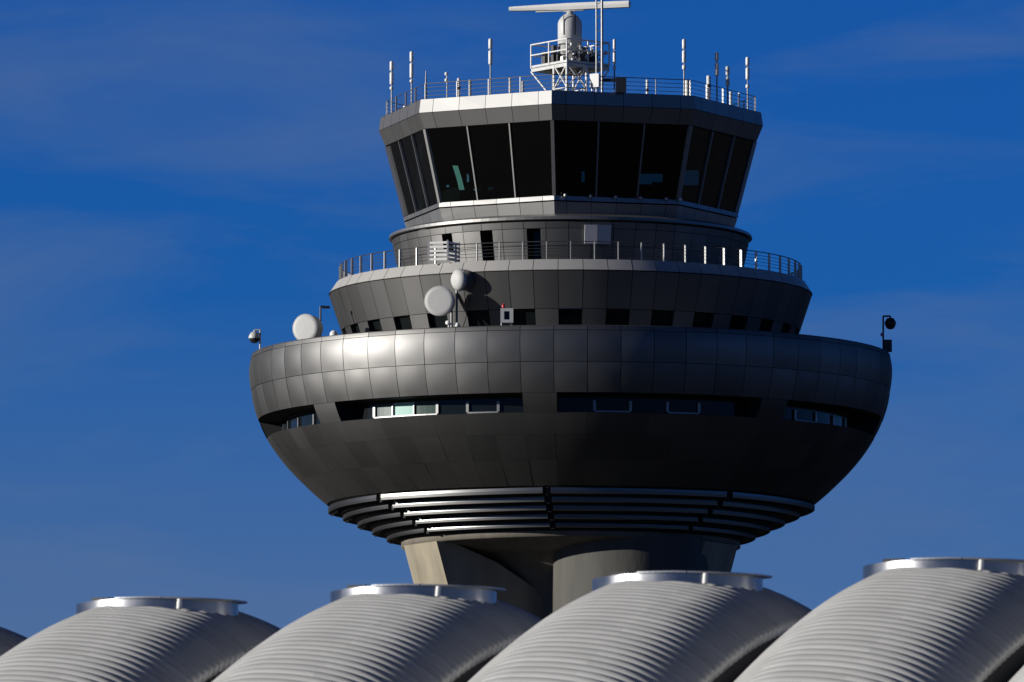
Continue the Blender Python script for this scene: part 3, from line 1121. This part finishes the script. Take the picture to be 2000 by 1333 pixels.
b.lathe([(.32, BZ), (.32, BZ + .08), (.1, BZ + .08)], 20, c=(p.x, p.y, 0))
b.build('base', M['steel'], t)

p0 = at(626, 655, YC + 2.2); p1 = at(626, 599, YC + 2.2); p2 = at(641, 600, YC + 2.2)
t = thing('lamp_post', 'thin dark bent-arm lamp post behind the lone drum dish', 'lamp post', (p0.x, p0.y, BZ))
b = MB()
b.path([(p0.x, p0.y, BZ), p1, p2], .06)
b.build('post', M['black'], t)
b = MB()
b.box(p2 + Vector((-.12, 0, -.02)), (.22, 0, 0), (0, .1, 0), (0, 0, .07))
b.build('lamp_head', M['black'], t)

# framed floodlight by the cone wall, with a red lamp on it
YE = -545 * U
p = at(990, 617, YE)
t = thing('framed_floodlight', 'square white framed floodlight with a red lamp on the bowl rim', 'floodlight', (p.x, p.y, BZ))
b = MB()
o_ = 12 * U; q_ = 13.5 * U; iw = 5.2 * U; ih = 8 * U
fy = -.16
for (cx_, cz_, hx, hz) in ((-(o_ + iw) / 2, 0, (o_ - iw) / 2, q_), ((o_ + iw) / 2, 0, (o_ - iw) / 2, q_), (0, (q_ + ih) / 2, iw - .001, (q_ - ih) / 2), (0, -(q_ + ih) / 2, iw - .001, (q_ - ih) / 2)):
    b.abox(p + Vector((cx_, 0, cz_)), hx, .16, hz)
b.build('frame', M['white_dim'], t)
b = MB()
b.abox(p + Vector((0, .05, 0)), iw, .1, ih)
b.build('lens', M['pane_dark'], t)
b = MB()
for s in (-1, 1):
    b.tube((p.x + s * .3, p.y + .1, BZ), (p.x + s * .3, p.y + .1, p.z - q_ + .03), .05, n=8)
b.build('stand', M['rail'], t)
b = MB()
b.lathe([(.07, 0), (.09, .05), (.09, .2), (.04, .28), (0, .29)], 14, c=(p.x - .2, p.y, p.z + q_))
b.build('warning_lamp', M['red'], t)

for (px, py, lab) in ((876, 632, 'small white spotlight lying under the flat white dish'), (894, 636, 'tiny white upright fitting beside the foot of the dish poles')):
    p = at(px, py, YA - .6)
    t = thing('spotlight', lab, 'spotlight', (p.x, p.y, BZ))
    b = MB()
    b.lathe_axis([(0, -.18), (.1, -.14), (.13, .1), (.12, .16), (0, .16)], p, (-.6, -1, .3), n=14)
    b.build('lamp_head', M['white'], t)
    b = MB()
    b.tube((p.x, p.y, BZ), (p.x, p.y, p.z - .05), .035, n=6)
    b.build('stem', M['steel'], t)


def camera_post(px, py, arm_px, post_px, label, box_py=None, m='white', Y=-1.5):
    c = at(px, py, Y)
    q = at(post_px, py, Y)
    t = thing('camera_post', label, 'camera', (q.x, q.y, BZ), 'cameras at the bowl rim')
    b = MB()
    top = c.z + 15 * U
    b.path([(q.x, q.y, BZ), (q.x, q.y, top), (c.x, c.y, top), (c.x, c.y, c.z + .3)], .055)
    b.build('post', M[m], t)
    b = MB()
    b.lathe([(0, .36), (.2, .33), (.33, .12), (.35, 0), (.33, -.05)], 24, c=tuple(c))
    b.build('housing', M[m] if m == 'white_dim' else M['black'], t)
    b = MB()
    b.lathe([(.31, -.03), (.28, -.18), (.17, -.3), (0, -.34)], 24, c=tuple(c))
    b.build('camera_dome', M['black'], t)
    if box_py:
        p = at(post_px + 9, box_py, Y)
        b = MB()
        b.abox(p, .24, .16, .36)
        b.build('control_box', M['black'], t)
        b = MB()
        pl = at(post_px - 2, box_py - 22, Y - .15)
        b.lathe_axis([(0, -.12), (.1, -.06), (.11, .04), (0, .14)], pl, (0, 0, 1), n=12)
        b.build('warning_lamp', M['pink'], t)
    return t


camera_post(497, 660, 12, 508, 'white dome camera hanging from a post at the sunlit tip of the bowl rim', m='white_dim', Y=-2.5)
camera_post(1739, 633, -12, 1725, 'dark dome camera with a control box at the shaded tip of the bowl rim', box_py=676, m='black', Y=-2.5)

# slatted screen standing on the deck
t = None
Ys = -360 * U
pa, pb, pc = at(837, 503, Ys - .9), at(874, 502, Ys - 1.2), at(897, 501, Ys - .1)
t = thing('slatted_screen', 'cream slatted corner screen standing on the deck by the drum window', 'screen', (pa.x, pa.y, DECKZ))
for (p, q) in ((pa, pb), (pb, pc)):
    b = MB()
    d_ = (q - p); d_.z = 0
    nn = Vector((0, 0, 1)).cross(d_).normalized()
    for i in range(5):
        z_ = DECKZ + .22 + .24 * i
        b.box(Vector(((p.x + q.x) / 2, (p.y + q.y) / 2, z_)), d_ * .5, nn * .03, (0, 0, .065))
    b.build('slat_panel', M['white'], t)
b = MB()
for p in (pa, pb, pc):
    b.abox((p.x, p.y, DECKZ + .66), .05, .05, .66)
b.build('screen_post', M['white_dim'], t)

# ------------------------------------------------------------------ terminal roof: a row of corrugated vaults
TH = R(25)
RISE = 8.5                                              # photo px each vault stands above the one before
rdir = Vector((math.cos(TH), -math.sin(TH), 0))         # along the row
pdir = Vector((-math.sin(TH), -math.cos(TH), 0))        # down the vault, towards the camera
YV = -D + 215
O3 = at(1301, 1131, YV)
PXV = FPX / 215.5
PER = 519 / PXV / math.cos(TH)

SL, SR, SC = -211, 303, 36     # gutter edges and skylight centre across one vault
FS = [(-190, 115, -1.08), (-140, 64, -.95), (-110, 38, -.72), (-75, 17.5, -.46), (-40, 5, -.22), (0, 0, 0), (100, 8, .16), (165, 24, .36), (222, 54, .69), (272, 94, .92), (317, 139, 1.05)]
ZS = [(-20, 9.2, -.75), (-10, 2.9, -.47), (-4, .6, -.25), (0, 0, 0), (1.64, .165, .194), (3.0, .49, .262), (4.9, 1.08, .363), (8.2, 2.43, .46), (11, 3.81, .525), (16, 6.7, .62), (20, 9.3, .70)]


def hermite(tab, x):
    if x <= tab[0][0]: return tab[0][1] + (x - tab[0][0]) * tab[0][2]
    for i in range(len(tab) - 1):
        x0, y0, m0 = tab[i]; x1, y1, m1 = tab[i + 1]
        if x <= x1:
            h = x1 - x0; t = (x - x0) / h
            return (2 * t ** 3 - 3 * t * t + 1) * y0 + (t ** 3 - 2 * t * t + t) * h * m0 + (-2 * t ** 3 + 3 * t * t) * y1 + (t ** 3 - t * t) * h * m1
    return tab[-1][1] + (x - tab[-1][0]) * tab[-1][2]


RIB = 0.32
RA = 0.11


def vault_pt(k, s, h, off=0.0):
    """s in photo px across the vault, h metres down it"""
    o = O3 + rdir * (PER * (k - 3) + s / PXV / math.cos(TH)) + pdir * h
    o.z = O3.z + RISE / PXV * (k - 3) - hermite(FS, s) / PXV - hermite(ZS, h)
    if off:
        e = 0.05
        a = vault_n(k, s, h)
        o = o + a * off
    return o


def vault_n(k, s, h):
    dz_s = -(hermite(FS, s + 1) - hermite(FS, s - 1)) / 2 / PXV / (1 / PXV / math.cos(TH))
    dz_h = -(hermite(ZS, h + .05) - hermite(ZS, h - .05)) / .1
    n = Vector((0, 0, 1)) - rdir * dz_s - pdir * dz_h
    return n.normalized()


terminal = thing('terminal_building', 'terminal with a row of rounded corrugated aluminium roof vaults in front of the tower', 'terminal building', (O3.x, O3.y, 0))
SG = 276
svals = [SL + (SG - SL) * i / 50 for i in range(51)]
hvals = []
h = -19.0
while h < 19.0:
    fine = -1.0 < h < 15.0
    hvals.append(h)
    h += RIB / 12 if fine else RIB / 2
vault_mesh = None
for k in range(-1, 7):
    if vault_mesh is None:
        vm_ = MB()
        rows = []
        for h in hvals:
            row = []
            sc_ = abs(math.sin(math.pi * h / RIB))
            off = RA * (sc_ ** .65)
            fl = lambda s: 0.35 + 0.65 * min(1, max(0, (s + 150) / 110))
            # gutter edge going straight down
            p = vault_pt(3, svals[0], h); row.append(p - Vector((0, 0, 1.1)))
            for s in svals:
                row.append(vault_pt(3, s, h, off * fl(s)))
            p = vault_pt(3, svals[-1], h); row.append(p - Vector((0, 0, .25)))
            rows.append(row)
        vm_.grid(rows, True)
        nf = len(rows[0]) - 1
        tone = {}
        for i_ in range(len(vm_.pv)):
            rib_i = int(math.floor(hvals[i_ // nf] / RIB + 1e-6)), (i_ % nf) // 17
            tone.setdefault(rib_i, random.random())
            vm_.pv[i_] = tone[rib_i]
        vo = vm_.build('roof_vault', M['vault'], terminal)
        vault_mesh = vo.data
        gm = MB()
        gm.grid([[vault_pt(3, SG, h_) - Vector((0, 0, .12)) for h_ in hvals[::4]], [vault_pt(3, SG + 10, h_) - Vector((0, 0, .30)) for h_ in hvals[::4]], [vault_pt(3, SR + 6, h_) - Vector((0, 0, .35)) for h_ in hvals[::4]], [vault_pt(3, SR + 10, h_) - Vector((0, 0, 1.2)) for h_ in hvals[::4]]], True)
        gut = gm.build('shaded_gutter', M['shaded_gutter'], vo)  # dark strip; shade beside the next vault is put into its colour
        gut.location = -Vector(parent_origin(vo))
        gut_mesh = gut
        base_loc = vo.location.copy()
        vo.location = base_loc + rdir * PER * (k - 3) + Vector((0, 0, RISE / PXV * (k - 3)))
        first = vo
    else:
        vo = first.copy()
        C.objects.link(vo)
        vo.parent = terminal
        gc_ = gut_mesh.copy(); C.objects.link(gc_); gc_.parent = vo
        vo.location = base_loc + rdir * PER * (k - 3) + Vector((0, 0, RISE / PXV * (k - 3)))
    # skylight on the crown: an oval kerb, a flat lid and its motor box
    a_, c_ = 170 / PXV / math.cos(TH), 1.7
    top_z = O3.z + .01 + RISE / PXV * (k - 3)
    hc = .5
    cen = O3 + rdir * (SC / PXV / math.cos(TH)) + rdir * (PER * (k - 3)) + pdir * hc
    cen_s = 2
    km = MB()
    n = 64
    up, dn, inn = [], [], []
    for i in range(n):
        t_ = 2 * math.pi * i / n
        ss = SC + math.cos(t_) * 160; hh_ = math.sin(t_) * c_
        # pointed oval: narrower towards its two tips
        hh_ *= abs(math.sin(t_)) ** .15
        q = vault_pt(k, ss, hc + hh_)
        tp = top_z - .06 * max(0, (ss - SC - 40) / 108) - .05 * max(0, -(ss - SC + 60) / 100)
        up.append(Vector((q.x, q.y, tp)))
        dn.append(Vector((q.x, q.y, q.z - .15)) + (q - cen).normalized() * .0)
        inn.append(Vector((q.x, q.y, tp + .0)))
    km.grid([dn, up], True, close=True)
    cap_o = km.build('skylight', M['cap'], vo)
    cap_o.location = -Vector(parent_origin(vo))
    lm = MB()
    for (i0, i1, th, ov_) in ((0, n, .0, .0),):
        lm.face([p + Vector((0, 0, -.006)) for p in up])
    lo = MB()
    # overhanging lid on the far two thirds of the oval
    def lid_pt(ss, hh_, dz):
        q = vault_pt(k, ss, hc + hh_)
        return Vector((q.x, q.y, top_z + dz - .06 * max(0, (ss - SC - 40) / 108)))
    for (s0, s1, ext) in ((SC - 28, SC + 64, 1.02), (SC + 66, SC + 172, 1.02)):
        m_ = 8
        a1_, b1_, a2_, b2_ = [], [], [], []
        for i in range(m_ + 1):
            ss = s0 + (s1 - s0) * i / m_
            w_ = c_ * math.sqrt(max(0.02, 1 - (min(abs(ss - SC), 172) / 176) ** 2)) * ext + .03
            a1_.append(lid_pt(ss, w_, .045)); b1_.append(lid_pt(ss, w_, .0))
            a2_.append(lid_pt(ss, -w_, .045)); b2_.append(lid_pt(ss, -w_, .0))
        lo.grid([b1_, a1_, a2_, b2_], False)
        lo.grid([b2_, b1_], False)
        for e in (0, -1):
            lo.face([b1_[e], a1_[e], a2_[e], b2_[e]])
    lobj = lo.build('lid', M['lid'], vo)
    lobj.location = -Vector(parent_origin(vo))
    lf_ = lm.build('lid_sheet', M['lid'], vo)
    lf_.location = -Vector(parent_origin(vo))
    mbx = MB()
    q = lid_pt(SC - 78, .9, .03)
    mbx.box(q, rdir * .27, pdir * .25, (0, 0, .065))
    mo = mbx.build('motor_box', M['black'], vo)
    mo.location = -Vector(parent_origin(vo))
    mbx = MB()
    q0, q1 = lid_pt(SC + 98, c_ * .83 + .1, -.02), lid_pt(SC + 98, c_ * .86 + .1, -.30)
    mbx.tube(q0, q1, .07, n=10)
    mo = mbx.build('strut', M['white'], vo)
    mo.location = -Vector(parent_origin(vo))
# facade under the eaves
fb = MB()
for s in (-1, 1):
    hh_ = 18.0 if s > 0 else -18.0
    p0 = O3 + rdir * (PER * -4.6) + pdir * hh_; p1 = O3 + rdir * (PER * 3.8) + pdir * hh_
    zt_ = O3.z - hermite(ZS, hh_) - 3.2
    fb.face([(p0.x, p0.y, 0), (p1.x, p1.y, 0), (p1.x, p1.y, zt_), (p0.x, p0.y, zt_)])
for kk in (-4.6, 3.8):
    p0 = O3 + rdir * (PER * kk) + pdir * 18.0; p1 = O3 + rdir * (PER * kk) + pdir * -18.0
    zt_ = O3.z - 9.0
    fb.face([(p0.x, p0.y, 0), (p1.x, p1.y, 0), (p1.x, p1.y, zt_), (p0.x, p0.y, zt_)])
fb.build('facade', M['facade'], terminal)
